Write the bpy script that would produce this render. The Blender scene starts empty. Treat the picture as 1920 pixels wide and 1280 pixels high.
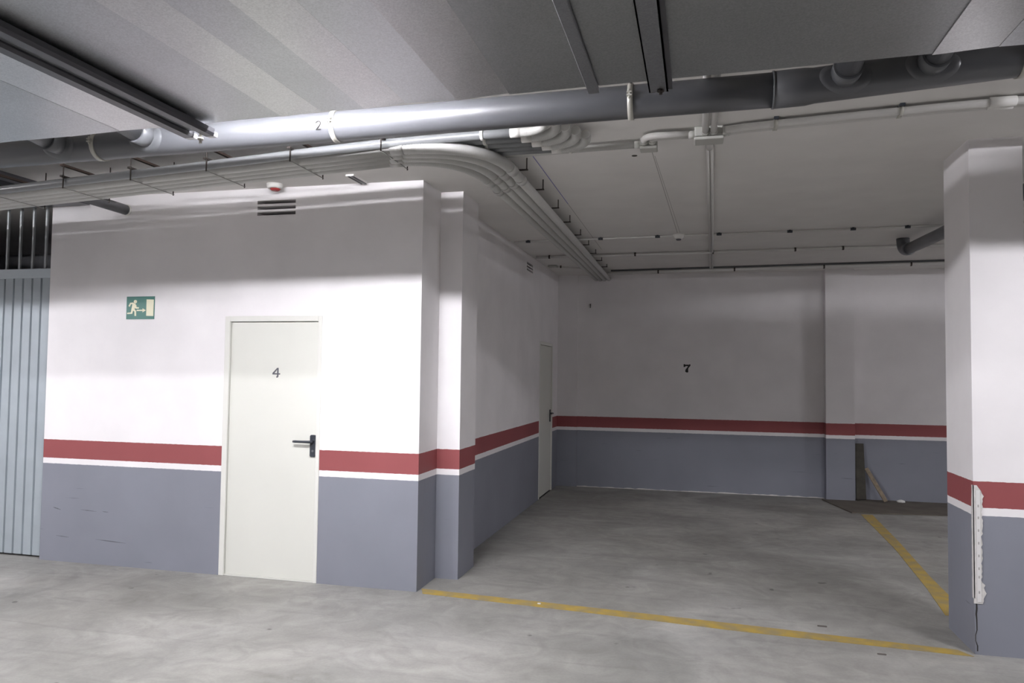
import bpy, math, random
from mathutils import Vector, Matrix
R = random.Random(7)
PI = math.pi
S = bpy.context.scene
COL = S.collection

# ------------------------------------------------------------------ mesh kit
class MB:
    def __init__(s):
        s.v = []; s.f = []; s.m = []; s.sm = []
    def quad(s, pts, mi=0, smooth=False):
        n = len(s.v); s.v += [tuple(p) for p in pts]
        s.f.append(tuple(range(n, n + len(pts)))); s.m.append(mi); s.sm.append(smooth); return s
    def box(s, a, b, mi=0):
        x0, y0, z0 = a; x1, y1, z1 = b
        n = len(s.v)
        s.v += [(x0,y0,z0),(x1,y0,z0),(x1,y1,z0),(x0,y1,z0),(x0,y0,z1),(x1,y0,z1),(x1,y1,z1),(x0,y1,z1)]
        for f in ((0,3,2,1),(4,5,6,7),(0,1,5,4),(1,2,6,5),(2,3,7,6),(3,0,4,7)):
            s.f.append(tuple(n + i for i in f)); s.m.append(mi); s.sm.append(False)
        return s
    def rbox(s, a, b, r, mi=0, axis=1, seg=4):
        """box with rounded outline in the plane normal to axis"""
        o = [i for i in range(3) if i != axis]
        u0, u1, w0, w1 = a[o[0]], b[o[0]], a[o[1]], b[o[1]]
        pts = []
        for cx, cy, st in ((u1-r, w1-r, 0), (u0+r, w1-r, 1), (u0+r, w0+r, 2), (u1-r, w0+r, 3)):
            for k in range(seg + 1):
                t = (st + k / seg) * PI / 2
                pts.append((cx + r * math.cos(t), cy + r * math.sin(t)))
        return s.prism(pts, a[axis], b[axis], axis, mi)
    def prism(s, pts, lo, hi, axis=1, mi=0):
        o = [i for i in range(3) if i != axis]
        def P(p, d):
            q = [0, 0, 0]; q[o[0]] = p[0]; q[o[1]] = p[1]; q[axis] = d; return tuple(q)
        n = len(s.v); k = len(pts)
        s.v += [P(p, lo) for p in pts] + [P(p, hi) for p in pts]
        s.f.append(tuple(n + i for i in range(k))); s.f.append(tuple(n + k + i for i in reversed(range(k))))
        s.m += [mi, mi]; s.sm += [False, False]
        for i in range(k):
            j = (i + 1) % k
            s.f.append((n + i, n + k + i, n + k + j, n + j)); s.m.append(mi); s.sm.append(False)
        return s
    def tube(s, path, rad, seg=16, mi=0, caps=True, smooth=True):
        P = [Vector(p) for p in path]
        rr = rad if hasattr(rad, '__len__') else [rad] * len(P)
        n0 = len(s.v)
        T = []
        for i in range(len(P)):
            a = P[max(i - 1, 0)]; b = P[min(i + 1, len(P) - 1)]
            d = b - a
            if d.length < 1e-9: d = T[-1] if T else Vector((0, 0, 1))
            T.append(d.normalized())
        up = Vector((0, 0, 1))
        if abs(T[0].dot(up)) > .95: up = Vector((1, 0, 0))
        nrm = (up - T[0] * up.dot(T[0])).normalized()
        for i in range(len(P)):
            nrm = (nrm - T[i] * nrm.dot(T[i])).normalized()
            bi = T[i].cross(nrm)
            for k in range(seg):
                t = 2 * PI * k / seg
                s.v.append(tuple(P[i] + (nrm * math.cos(t) + bi * math.sin(t)) * rr[i]))
        for i in range(len(P) - 1):
            for k in range(seg):
                a = n0 + i * seg + k; b = n0 + i * seg + (k + 1) % seg
                s.f.append((a, b, b + seg, a + seg)); s.m.append(mi); s.sm.append(smooth)
        if caps:
            s.f.append(tuple(n0 + k for k in reversed(range(seg)))); s.m.append(mi); s.sm.append(False)
            e = n0 + (len(P) - 1) * seg
            s.f.append(tuple(e + k for k in range(seg))); s.m.append(mi); s.sm.append(False)
        return s
    def ring(s, c, axis, r0, r1, w, seg=28, a0=0, a1=2 * PI, mi=0):
        """band around an axis-aligned pipe: inner r0, outer r1, width w"""
        c = Vector(c); ax = Vector(axis).normalized()
        u = Vector((0, 0, 1)) if abs(ax.z) < .9 else Vector((1, 0, 0))
        u = (u - ax * u.dot(ax)).normalized(); v = ax.cross(u)
        n = len(s.v); full = abs(a1 - a0 - 2 * PI) < 1e-6
        cnt = seg if full else seg + 1
        for k in range(cnt):
            t = a0 + (a1 - a0) * k / seg
            d = u * math.cos(t) + v * math.sin(t)
            for r, h in ((r0, -w/2), (r1, -w/2), (r1, w/2), (r0, w/2)):
                s.v.append(tuple(c + d * r + ax * h))
        for k in range(seg):
            j = (k + 1) % cnt
            for q in range(4):
                p = (q + 1) % 4
                s.f.append((n + k*4 + q, n + k*4 + p, n + j*4 + p, n + j*4 + q)); s.m.append(mi); s.sm.append(q == 1)
        return s
    def lathe(s, c, prof, seg=24, mi=0, axis=2):
        """prof: list of (radius, height) along axis from c"""
        n = len(s.v)
        for r, h in prof:
            for k in range(seg):
                t = 2 * PI * k / seg
                q = [0, 0, 0]; o = [i for i in range(3) if i != axis]
                q[o[0]] = c[o[0]] + r * math.cos(t); q[o[1]] = c[o[1]] + r * math.sin(t); q[axis] = c[axis] + h
                s.v.append(tuple(q))
        for i in range(len(prof) - 1):
            for k in range(seg):
                a = n + i*seg + k; b = n + i*seg + (k+1) % seg
                s.f.append((a, b, b + seg, a + seg)); s.m.append(mi); s.sm.append(True)
        s.f.append(tuple(n + k for k in reversed(range(seg)))); s.m.append(mi); s.sm.append(False)
        e = n + (len(prof) - 1) * seg
        s.f.append(tuple(e + k for k in range(seg))); s.m.append(mi); s.sm.append(False)
        return s

def wloc(o):
    p = Vector((0, 0, 0))
    while o is not None:
        p += Vector(o.location); o = o.parent
    return p

def build(mb, name, mats, parent=None, loc=None):
    if not isinstance(mats, (list, tuple)): mats = [mats]
    xs = [v[0] for v in mb.v]; ys = [v[1] for v in mb.v]; zs = [v[2] for v in mb.v]
    if loc is None:
        loc = Vector(((min(xs)+max(xs))/2, (min(ys)+max(ys))/2, min(zs)))
    loc = Vector(loc)
    me = bpy.data.meshes.new(name)
    me.from_pydata([(v[0]-loc.x, v[1]-loc.y, v[2]-loc.z) for v in mb.v], [], mb.f)
    for m in mats: me.materials.append(m)
    me.polygons.foreach_set('material_index', mb.m)
    me.polygons.foreach_set('use_smooth', mb.sm)
    me.update()
    import bmesh
    bm = bmesh.new(); bm.from_mesh(me)
    bmesh.ops.recalc_face_normals(bm, faces=bm.faces[:])
    bm.to_mesh(me); bm.free()
    o = bpy.data.objects.new(name, me); COL.objects.link(o)
    if parent is not None:
        o.parent = parent; o.location = loc - wloc(parent)
    else:
        o.location = loc
    return o

def tag(o, label=None, cat=None, group=None, kind=None):
    if label: o['label'] = label
    if cat: o['category'] = cat
    if group: o['group'] = group
    if kind: o['kind'] = kind
    return o
def thing(name, label, cat, loc, group=None, kind=None):
    o = bpy.data.objects.new(name, None); COL.objects.link(o)
    o.location = loc; o.empty_display_size = .1
    return tag(o, label, cat, group, kind)
def single(mb, name, mats, label, cat, group=None, kind=None):
    return tag(build(mb, name, mats), label, cat, group, kind)
def bevel(o, w=.004, n=2):
    m = o.modifiers.new('bevel', 'BEVEL'); m.width = w; m.segments = n; m.limit_method = 'ANGLE'
    return o

# ------------------------------------------------------------------ materials
def mat(name, col, rough=.6, metal=0, spec=.5, noise=0, nscale=8, bump=0, bscale=60, emit=None):
    m = bpy.data.materials.new(name); m.use_nodes = True
    nt = m.node_tree; b = nt.nodes['Principled BSDF']
    b.inputs['Base Color'].default_value = (*col, 1); b.inputs['Roughness'].default_value = rough
    b.inputs['Metallic'].default_value = metal; b.inputs['Specular IOR Level'].default_value = spec
    g = nt.nodes.new('ShaderNodeNewGeometry')
    if noise:
        n = nt.nodes.new('ShaderNodeTexNoise'); n.inputs['Scale'].default_value = nscale
        n.inputs['Detail'].default_value = 6
        nt.links.new(g.outputs['Position'], n.inputs['Vector'])
        r = nt.nodes.new('ShaderNodeMapRange'); r.inputs['From Min'].default_value = .3; r.inputs['From Max'].default_value = .7
        r.inputs['To Min'].default_value = 1 - noise; r.inputs['To Max'].default_value = 1 + noise * .4
        nt.links.new(n.outputs['Fac'], r.inputs['Value'])
        mx = nt.nodes.new('ShaderNodeVectorMath'); mx.operation = 'SCALE'
        mx.inputs[0].default_value = col
        nt.links.new(r.outputs['Result'], mx.inputs['Scale'])
        nt.links.new(mx.outputs['Vector'], b.inputs['Base Color'])
    if bump:
        n = nt.nodes.new('ShaderNodeTexNoise'); n.inputs['Scale'].default_value = bscale; n.inputs['Detail'].default_value = 5
        nt.links.new(g.outputs['Position'], n.inputs['Vector'])
        bp = nt.nodes.new('ShaderNodeBump'); bp.inputs['Strength'].default_value = bump; bp.inputs['Distance'].default_value = .01
        nt.links.new(n.outputs['Fac'], bp.inputs['Height']); nt.links.new(bp.outputs['Normal'], b.inputs['Normal'])
    if emit:
        b.inputs['Emission Color'].default_value = (*emit[0], 1); b.inputs['Emission Strength'].default_value = emit[1]
    return m

W0, W1, W2 = .8195, .8645, 1.0227        # painted bands: grey dado, white line, red band
WHITE = (.82, .80, .805); RED = (.285, .078, .081); DADO = (.228, .237, .276)

def wall_paint(name):
    m = bpy.data.materials.new(name); m.use_nodes = True
    nt = m.node_tree; N = nt.nodes; L = nt.links; b = N['Principled BSDF']
    g = N.new('ShaderNodeNewGeometry')
    n1 = N.new('ShaderNodeTexNoise'); n1.inputs['Scale'].default_value = 30; L.new(g.outputs['Position'], n1.inputs['Vector'])
    sep = N.new('ShaderNodeSeparateXYZ'); L.new(g.outputs['Position'], sep.inputs[0])
    ma = N.new('ShaderNodeMath'); ma.operation = 'MULTIPLY_ADD'; ma.inputs[1].default_value = .006; L.new(n1.outputs['Fac'], ma.inputs[0])
    L.new(sep.outputs['Z'], ma.inputs[2])
    off = N.new('ShaderNodeMath'); off.operation = 'SUBTRACT'; off.inputs[1].default_value = .003; L.new(ma.outputs[0], off.inputs[0])
    dv = N.new('ShaderNodeMath'); dv.operation = 'DIVIDE'; dv.inputs[1].default_value = 2.0; L.new(off.outputs[0], dv.inputs[0])
    cr = N.new('ShaderNodeValToRGB'); cr.color_ramp.interpolation = 'CONSTANT'; L.new(dv.outputs[0], cr.inputs[0])
    e = cr.color_ramp.elements
    e[0].position = 0; e[0].color = (*DADO, 1)
    e[1].position = W0 / 2; e[1].color = (*WHITE, 1)
    q = e.new(W1 / 2); q.color = (*RED, 1)
    q = e.new(W2 / 2); q.color = (*WHITE, 1)
    # gentle trowel clouds and small scuffs of the paint itself
    n2 = N.new('ShaderNodeTexNoise'); n2.inputs['Scale'].default_value = 2.2; n2.inputs['Detail'].default_value = 8; L.new(g.outputs['Position'], n2.inputs['Vector'])
    r = N.new('ShaderNodeMapRange'); r.inputs['From Min'].default_value = .3; r.inputs['From Max'].default_value = .7
    r.inputs['To Min'].default_value = .94; r.inputs['To Max'].default_value = 1.03; L.new(n2.outputs['Fac'], r.inputs['Value'])
    mp = N.new('ShaderNodeMapping'); mp.inputs['Scale'].default_value = (1.6, 1.6, 22); L.new(g.outputs['Position'], mp.inputs['Vector'])
    n3 = N.new('ShaderNodeTexNoise'); n3.inputs['Scale'].default_value = 1.5; n3.inputs['Detail'].default_value = 4; L.new(mp.outputs[0], n3.inputs['Vector'])
    r3 = N.new('ShaderNodeMapRange'); r3.inputs['From Min'].default_value = .70; r3.inputs['From Max'].default_value = .78
    r3.inputs['To Min'].default_value = 1; r3.inputs['To Max'].default_value = .62; L.new(n3.outputs['Fac'], r3.inputs['Value'])
    lt = N.new('ShaderNodeMath'); lt.operation = 'LESS_THAN'; lt.inputs[1].default_value = .75; L.new(sep.outputs['Z'], lt.inputs[0])
    mixs = N.new('ShaderNodeMix'); mixs.inputs[2].default_value = 1.0; L.new(lt.outputs[0], mixs.inputs[0]); L.new(r3.outputs[0], mixs.inputs[3])
    mu = N.new('ShaderNodeMath'); mu.operation = 'MULTIPLY'; L.new(r.outputs[0], mu.inputs[0]); L.new(mixs.outputs[0], mu.inputs[1])
    sc = N.new('ShaderNodeVectorMath'); sc.operation = 'SCALE'; L.new(cr.outputs['Color'], sc.inputs[0]); L.new(mu.outputs[0], sc.inputs['Scale'])
    L.new(sc.outputs[0], b.inputs['Base Color'])
    b.inputs['Roughness'].default_value = .55; b.inputs['Specular IOR Level'].default_value = .3
    n4 = N.new('ShaderNodeTexNoise'); n4.inputs['Scale'].default_value = 14; n4.inputs['Detail'].default_value = 8; L.new(g.outputs['Position'], n4.inputs['Vector'])
    bp = N.new('ShaderNodeBump'); bp.inputs['Strength'].default_value = .12; bp.inputs['Distance'].default_value = .01
    L.new(n4.outputs['Fac'], bp.inputs['Height']); L.new(bp.outputs['Normal'], b.inputs['Normal'])
    return m

def concrete():
    m = bpy.data.materials.new('concrete_floor'); m.use_nodes = True
    nt = m.node_tree; N = nt.nodes; L = nt.links; b = N['Principled BSDF']
    g = N.new('ShaderNodeNewGeometry')
    def noise(scale, det, vec=None, dist=0):
        n = N.new('ShaderNodeTexNoise'); n.inputs['Scale'].default_value = scale; n.inputs['Detail'].default_value = det
        n.inputs['Distortion'].default_value = dist
        L.new(vec or g.outputs['Position'], n.inputs['Vector']); return n.outputs['Fac']
    def rng(x, a, c, lo, hi):
        r = N.new('ShaderNodeMapRange'); r.inputs['From Min'].default_value = a; r.inputs['From Max'].default_value = c
        r.inputs['To Min'].default_value = lo; r.inputs['To Max'].default_value = hi; L.new(x, r.inputs['Value']); return r.outputs[0]
    def mul(a, c):
        k = N.new('ShaderNodeMath'); k.operation = 'MULTIPLY'; L.new(a, k.inputs[0]); L.new(c, k.inputs[1]); return k.outputs[0]
    mp = N.new('ShaderNodeMapping'); mp.inputs['Rotation'].default_value = (0, 0, .35); mp.inputs['Scale'].default_value = (.5, 2.2, 1)
    L.new(g.outputs['Position'], mp.inputs['Vector'])
    mp2 = N.new('ShaderNodeMapping'); mp2.inputs['Rotation'].default_value = (0, 0, -.25); mp2.inputs['Scale'].default_value = (.6, 9, 1)
    L.new(g.outputs['Position'], mp2.inputs['Vector'])
    f = rng(noise(.75, 9, dist=1.4), .3, .7, .70, 1.15)
    f = mul(f, rng(noise(1.3, 6, mp.outputs[0], .5), .35, .7, .90, 1.05))
    f = mul(f, rng(noise(1.1, 5, mp2.outputs[0], .8), .58, .72, 1.0, .86))
    f = mul(f, rng(noise(4, 9, dist=2.0), .3, .7, .86, 1.08))
    f = mul(f, rng(noise(60, 4), .3, .7, .95, 1.04))
    sp = rng(noise(5.5, 2), .73, .76, 1, .55)
    f = mul(f, sp)
    cr = N.new('ShaderNodeMix'); cr.data_type = 'RGBA'
    cr.inputs[6].default_value = (.335, .325, .295, 1); cr.inputs[7].default_value = (.355, .355, .34, 1)
    L.new(noise(.7, 4), cr.inputs[0])
    sc = N.new('ShaderNodeVectorMath'); sc.operation = 'SCALE'; L.new(cr.outputs[2], sc.inputs[0]); L.new(f, sc.inputs['Scale'])
    L.new(sc.outputs[0], b.inputs['Base Color'])
    L.new(rng(noise(2, 5), .3, .7, .5, .75), b.inputs['Roughness'])
    b.inputs['Specular IOR Level'].default_value = .3
    bp = N.new('ShaderNodeBump'); bp.inputs['Strength'].default_value = .15; bp.inputs['Distance'].default_value = .01
    L.new(noise(25, 8), bp.inputs['Height']); L.new(bp.outputs['Normal'], b.inputs['Normal'])
    return m

def galvanized(name, base, rough, sc_=220, rlow=None):
    m = bpy.data.materials.new(name); m.use_nodes = True
    nt = m.node_tree; N = nt.nodes; L = nt.links; b = N['Principled BSDF']
    g = N.new('ShaderNodeNewGeometry')
    v = N.new('ShaderNodeTexVoronoi'); v.inputs['Scale'].default_value = sc_; L.new(g.outputs['Position'], v.inputs['Vector'])
    s2 = N.new('ShaderNodeSeparateColor'); L.new(v.outputs['Color'], s2.inputs[0])
    r = N.new('ShaderNodeMapRange'); r.inputs['To Min'].default_value = .87; r.inputs['To Max'].default_value = 1.06; L.new(s2.outputs[0], r.inputs['Value'])
    n = N.new('ShaderNodeTexNoise'); n.inputs['Scale'].default_value = 1.4; n.inputs['Detail'].default_value = 7; L.new(g.outputs['Position'], n.inputs['Vector'])
    r2 = N.new('ShaderNodeMapRange'); r2.inputs['From Min'].default_value = .3; r2.inputs['From Max'].default_value = .7
    r2.inputs['To Min'].default_value = .9; r2.inputs['To Max'].default_value = 1.06; L.new(n.outputs['Fac'], r2.inputs['Value'])
    k = N.new('ShaderNodeMath'); k.operation = 'MULTIPLY'; L.new(r.outputs[0], k.inputs[0]); L.new(r2.outputs[0], k.inputs[1])
    sc = N.new('ShaderNodeVectorMath'); sc.operation = 'SCALE'; sc.inputs[0].default_value = base; L.new(k.outputs[0], sc.inputs['Scale'])
    L.new(sc.outputs[0], b.inputs['Base Color'])
    r3 = N.new('ShaderNodeMapRange'); r3.inputs['To Min'].default_value = rough - .025; r3.inputs['To Max'].default_value = rough + .025
    L.new(s2.outputs[1], r3.inputs['Value']); L.new(r3.outputs[0], b.inputs['Roughness'])
    b.inputs['Metallic'].default_value = .9
    return m

M = dict(
    wall=wall_paint('painted_wall'),
    ceil=mat('white_ceiling_paint', (.76, .742, .72), .8, noise=.05, nscale=3, bump=.15, bscale=10),
    floor=concrete(),
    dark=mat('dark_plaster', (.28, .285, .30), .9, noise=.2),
    door=mat('cream_door_paint', (.665, .67, .615), .42, noise=.03, nscale=2),
    frame=mat('cream_frame_paint', (.69, .69, .645), .45),
    black=mat('black_plastic', (.025, .03, .04), .4),
    inkdark=mat('dark_grey_number', (.10, .10, .115), .5),
    ink=mat('black_paint', (.012, .011, .01), .6),
    gate=mat('pale_blue_galvanized', (.36, .405, .435), .42, metal=.1, noise=.08, nscale=5),
    gateframe=mat('pale_blue_frame', (.50, .56, .60), .45, metal=.1),
    barm=mat('grey_bar', (.38, .40, .41), .5, metal=.3),
    green=mat('sign_green', (.035, .16, .13), .4),
    cream=mat('sign_cream', (.80, .78, .58), .5),
    pvc=mat('dark_grey_drain_pipe', (.090, .093, .102), .38, spec=.9, noise=.08, nscale=6),
    pvcl=mat('mid_grey_socket', (.115, .12, .128), .35),
    clamp=mat('beige_clamp', (.50, .49, .44), .45, metal=.2),
    cond=mat('light_grey_conduit', (.52, .52, .50), .42, noise=.05, nscale=20),
    steel=mat('grey_conduit', (.25, .26, .268), .30, spec=.6, noise=.06, nscale=20),
    paint=mat('white_painted_conduit', (.62, .61, .59), .6),
    rod=mat('dark_rod', (.06, .05, .045), .6, metal=.4),
    wire=mat('grey_strap', (.30, .295, .285), .55),
    rust=mat('rusty_bar', (.075, .052, .042), .7, metal=.3),
    jbox=mat('junction_box_plastic', (.46, .46, .43), .5),
    white=mat('white_plastic', (.75, .74, .71), .5),
    redp=mat('red_plastic', (.35, .03, .03), .4),
    duct=galvanized('galvanized_sheet', (.52, .535, .55), .33),
    duct2=galvanized('galvanized_sheet_bright', (.66, .665, .67), .31, 220),
    duct3=galvanized('galvanized_sheet_dull', (.42, .435, .44), .36),
    rail=mat('dark_steel_rail', (.10, .10, .11), .38, metal=.6),
    flange=galvanized('galvanized_flange', (.33, .34, .36), .36),
    tip=mat('white_end_cap', (.8, .8, .82), .4),
    yellow=None,
    plank=mat('dark_board', (.05, .046, .036), .8, noise=.3, nscale=12),
    clod=mat('grey_dirt', (.13, .115, .105), .9),
    scuff=mat('grey_scuff', (.11, .115, .13), .8),
    stick=mat('pale_wood', (.25, .20, .14), .75, noise=.3, nscale=25),
    sheet=mat('brown_sheet', (.12, .105, .085), .85, noise=.25, nscale=4),
    paper=mat('white_scrap', (.7, .7, .68), .8),
    plaster=mat('bare_plaster', (.66, .645, .62), .85, noise=.14, nscale=22, bump=.4, bscale=50),
    bead=mat('white_bead', (.72, .71, .70), .5),
    crack=mat('crack_dark', (.03, .028, .026), .9),
    blue=mat('blue_chalk', (.22, .22, .46), .9),
    pencil=mat('grey_chalk', (.42, .405, .39), .9),
    tube=mat('lamp_tube', (.9, .9, .9), .5, emit=((.985, .968, 1.02), 630)),
    tubec=mat('lamp_tube_dim', (.9, .9, .9), .5, emit=((.985, .968, 1.02), 430)),
    tubee=mat('fill_tube_left', (.9, .9, .9), .5, emit=((.985, .968, 1.02), 520)),
    tubef=mat('fill_tube_bay', (.9, .9, .9), .5, emit=((.985, .968, 1.02), 280)),
    tubed=mat('fill_tube_rear_right', (.9, .9, .9), .5, emit=((.985, .968, 1.02), 80)),
    tubeb=mat('fill_tube_rear_left', (.9, .9, .9), .5, emit=((.985, .968, 1.02), 850)),
)
# worn yellow floor paint
def yellow():
    m = bpy.data.materials.new('worn_yellow_paint'); m.use_nodes = True
    nt = m.node_tree; N = nt.nodes; L = nt.links; b = N['Principled BSDF']
    g = N.new('ShaderNodeNewGeometry')
    n = N.new('ShaderNodeTexNoise'); n.inputs['Scale'].default_value = 9; n.inputs['Detail'].default_value = 8; L.new(g.outputs['Position'], n.inputs['Vector'])
    cr = N.new('ShaderNodeValToRGB'); L.new(n.outputs['Fac'], cr.inputs[0]); e = cr.color_ramp.elements
    e[0].position = .34; e[0].color = (.30, .245, .13, 1); e[1].position = .6; e[1].color = (.43, .30, .065, 1)
    L.new(cr.outputs[0], b.inputs['Base Color']); b.inputs['Roughness'].default_value = .7
    return m
M['yellow'] = yellow()

# ------------------------------------------------------------------ setting
H = 3.10
XL, XR, YF, YB = -7.5, 10.5, -10.0, 5.675
single(MB().box((XL-.2, YF-.2, -.15), (XR+.2, YB+.2, 0)), 'floor', M['floor'], 'worn grey concrete garage floor', 'floor', kind='structure')
ce = MB().box((XL-.2, YF-.2, H), (XR+.2, YB+.2, H+.2))
ceiling = single(ce, 'ceiling', M['ceil'], 'flat white painted ceiling above the pipes and conduits', 'ceiling', kind='structure')

def holed(mb, us, zs, holes, P, d0, d1):
    """grid wall in plane (u,z); holes = list of (u0,u1,z0,z1); P(u,z,d) -> point"""
    us = sorted(set(us + [h[0] for h in holes] + [h[1] for h in holes])); zs = sorted(set(zs + [h[2] for h in holes] + [h[3] for h in holes]))
    def inh(u, z): return any(h[0] < u < h[1] and h[2] < z < h[3] for h in holes)
    for i in range(len(us)-1):
        for j in range(len(zs)-1):
            if inh((us[i]+us[i+1])/2, (zs[j]+zs[j+1])/2): continue
            for d in (d0, d1):
                mb.quad([P(us[i],zs[j],d), P(us[i+1],zs[j],d), P(us[i+1],zs[j+1],d), P(us[i],zs[j+1],d)])
    for u0, u1, z0, z1 in holes + [(us[0], us[-1], zs[0], zs[-1])]:
        for a, b in (((u0,z0),(u1,z0)), ((u1,z0),(u1,z1)), ((u1,z1),(u0,z1)), ((u0,z1),(u0,z0))):
            mb.quad([P(*a,d0), P(*b,d0), P(*b,d1), P(*a,d1)])
    return mb

GX = -3.423                    # wall end at the metal gate
DX0, DX1, DH = -1.681, -.820, 2.07
slots = [(-1.420, -1.077, 2.972, 3.0), (-1.420, -1.077, 2.926, 2.954), (-1.420, -1.077, 2.880, 2.908)]
wf = holed(MB(), [GX, 0.0], [0.0, H], slots + [(DX0, DX1, 0.0, DH)], lambda u, z, d: (u, d, z), 0.0, .14)
wfo = single(wf, 'wall_front', M['wall'], 'white wall with red band and grey base around the cream door numbered 4', 'wall', kind='structure')
for u0, w0_, u1, w1_, th in ((-3.30, .450, -3.22, .432, .010), (-3.02, .444, -2.86, .436, .006), (-2.80, .440, -2.74, .437, .006), (-3.26, .214, -3.13, .206, .007), (-2.86, .206, -2.56, .192, .007)):
    n_ = 7; rr_ = random.Random(int(u0 * -1000)); up_ = []; dn_ = []
    for q in range(n_ + 1):
        t = q / n_; e_ = th * math.sin(PI * t) * rr_.uniform(.4, 1) * .5 + .0006
        x_ = u0 + (u1 - u0) * t; z_ = w0_ + (w1_ - w0_) * t
        up_.append((x_, z_ + e_)); dn_.append((x_, z_ - e_))
    build(MB().prism(up_ + dn_[::-1], -.0008, .0004, 1), 'scuff_mark', M['scuff'], wfo)
# return corner + recess side wall (x = SX)
SX = .0146; E0, E1 = 4.335, 5.242
fslots = [(3.52, 3.87, 2.967, 2.996), (3.52, 3.87, 2.930, 2.954), (3.52, 3.87, 2.893, 2.917)]
ws = holed(MB(), [.62, YB], [0.0, H], fslots + [(E0, E1, 0.0, DH)], lambda u, z, d: (d, u, z), SX, SX-.03)
ws.box((-.12, .1405, 0), (0.0, .6195, H))
single(ws, 'wall_side', M['wall'], 'side wall of the parking bay running back to the narrow far door', 'wall', kind='structure')
single(MB().box((XL-.2, YB, 0), (XR+.2, YB+.2, H)), 'wall_back', M['wall'], 'back wall of the parking bay with the painted number 7', 'wall', kind='structure')
single(MB().box((XL-.2, YF-.2, 0), (XL, YB, H)), 'wall_left', M['wall'], 'garage end wall far to the left beyond the metal gate', 'wall', kind='structure')
single(MB().box((XR, YF-.2, 0), (XR+.2, YB, H)), 'wall_right', M['wall'], 'garage end wall far to the right beyond the pillar', 'wall', kind='structure')
single(MB().box((XL, YF-.2, 0), (XR, YF, H)), 'wall_rear', M['wall'], 'garage wall opposite the cream door', 'wall', kind='structure')
rr_ = random.Random(11); pts_ = [(.31, 0)]
for q in range(61):
    pts_.append((.31 + (3.70 - .31) * q / 60, rr_.uniform(.004, .016)))
pts_.append((3.70, 0))
single(MB().prism(pts_, YB - .005, YB - .0002, 1), 'trim_1', M['plaster'], 'thin uneven mortar line along the foot of the back wall', 'trim', kind='structure')
# dark storage rooms behind the gate and the door
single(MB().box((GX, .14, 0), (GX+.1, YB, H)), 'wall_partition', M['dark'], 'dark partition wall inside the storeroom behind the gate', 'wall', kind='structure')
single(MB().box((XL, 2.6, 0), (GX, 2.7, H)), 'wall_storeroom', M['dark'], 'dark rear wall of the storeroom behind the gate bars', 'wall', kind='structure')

# pilasters and pillars (painted with the same bands)
def column(name, a, b, label, cat='pillar'):
    o = single(MB().box(a, b), name, M['wall'], label, cat)
    return o
column('pilaster', (.0003, .4036, 0), (.1907, .839, H), 'white pilaster beside the wall corner right of the cream door', 'pilaster')
column('pilaster', (SX+.0005, YB-.035, 0), (.31, YB-.0005, H), 'shallow pilaster in the back left corner behind the far door', 'pilaster')
column('pilaster', (3.70, YB-.16, 0), (4.06, YB-.0005, H), 'pilaster on the back wall right of the number 7', 'pilaster')
PX, PY = 3.640, -.2727
pil = column('pillar', (PX, PY, 0), (3.93, .2141, H), 'free standing white pillar with a plaster repair on its front corner')
# repair down the pillar's corner
def jag(z0, z1, n, f, seed):
    r = random.Random(seed); out = []
    for i in range(n + 1):
        t = i / n; out.append((f(t) * (1 + r.uniform(-.14, .14)), z0 + (z1 - z0) * t))
    return out
prof = [(0, .045), (.06, .05), (.10, .064), (.16, .052), (.2, .036), (.3, .04), (.5, .042), (.7, .044), (.8, .040), (.86, .055), (.93, .046), (.97, .034), (1, .018)]
def ev(t):
    for (a, u), (b, w) in zip(prof, prof[1:]):
        if a <= t <= b: return u + (w - u) * (t - a) / (b - a)
    return prof[-1][1]
edge = jag(.30, 1.0, 44, ev, 3)
pts = [(PX - .004, .30)] + [(PX + w, z) for w, z in edge] + [(PX - .004, 1.0)]
mb = MB().prism(pts, PY - .006, PY + .002, 1)
edge2 = jag(.33, 1.0, 30, lambda t: .018 if t < .9 else .012, 5)
mb.prism([(PY - .006, .33)] + [(PY + w, z) for w, z in edge2] + [(PY - .006, 1.0)], PX - .006, PX + .002, 0)
rp = build(mb, 'plaster_patch', M['plaster'], pil); tag(rp, 'rough bare plaster patch down the corner')
mb = MB().box((PX + .012, PY - .010, .31), (PX + .034, PY - .005, .97))
bd = build(mb, 'corner_bead', M['bead'], rp)
mb = MB()
for z in (.36, .45, .50, .575, .65, .725, .80, .87):
    mb.rbox((PX + .019, PY - .0108, z), (PX + .027, PY - .0098, z + .016), .003, axis=1)
build(mb, 'bead_holes', M['pencil'], rp)
r = random.Random(2); zz = [.02 + .031 * i for i in range(12)]
cx = [PX + .004 + r.uniform(-.004, .006) for z in zz]
mb = MB().prism([(x, z) for x, z in zip(cx, zz)] + [(x + .006 + r.uniform(-.002, .003), z) for x, z in reversed(list(zip(cx, zz)))], PY - .0015, PY + .001, 1)
build(mb, 'crack', M['crack'], pil)

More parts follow.
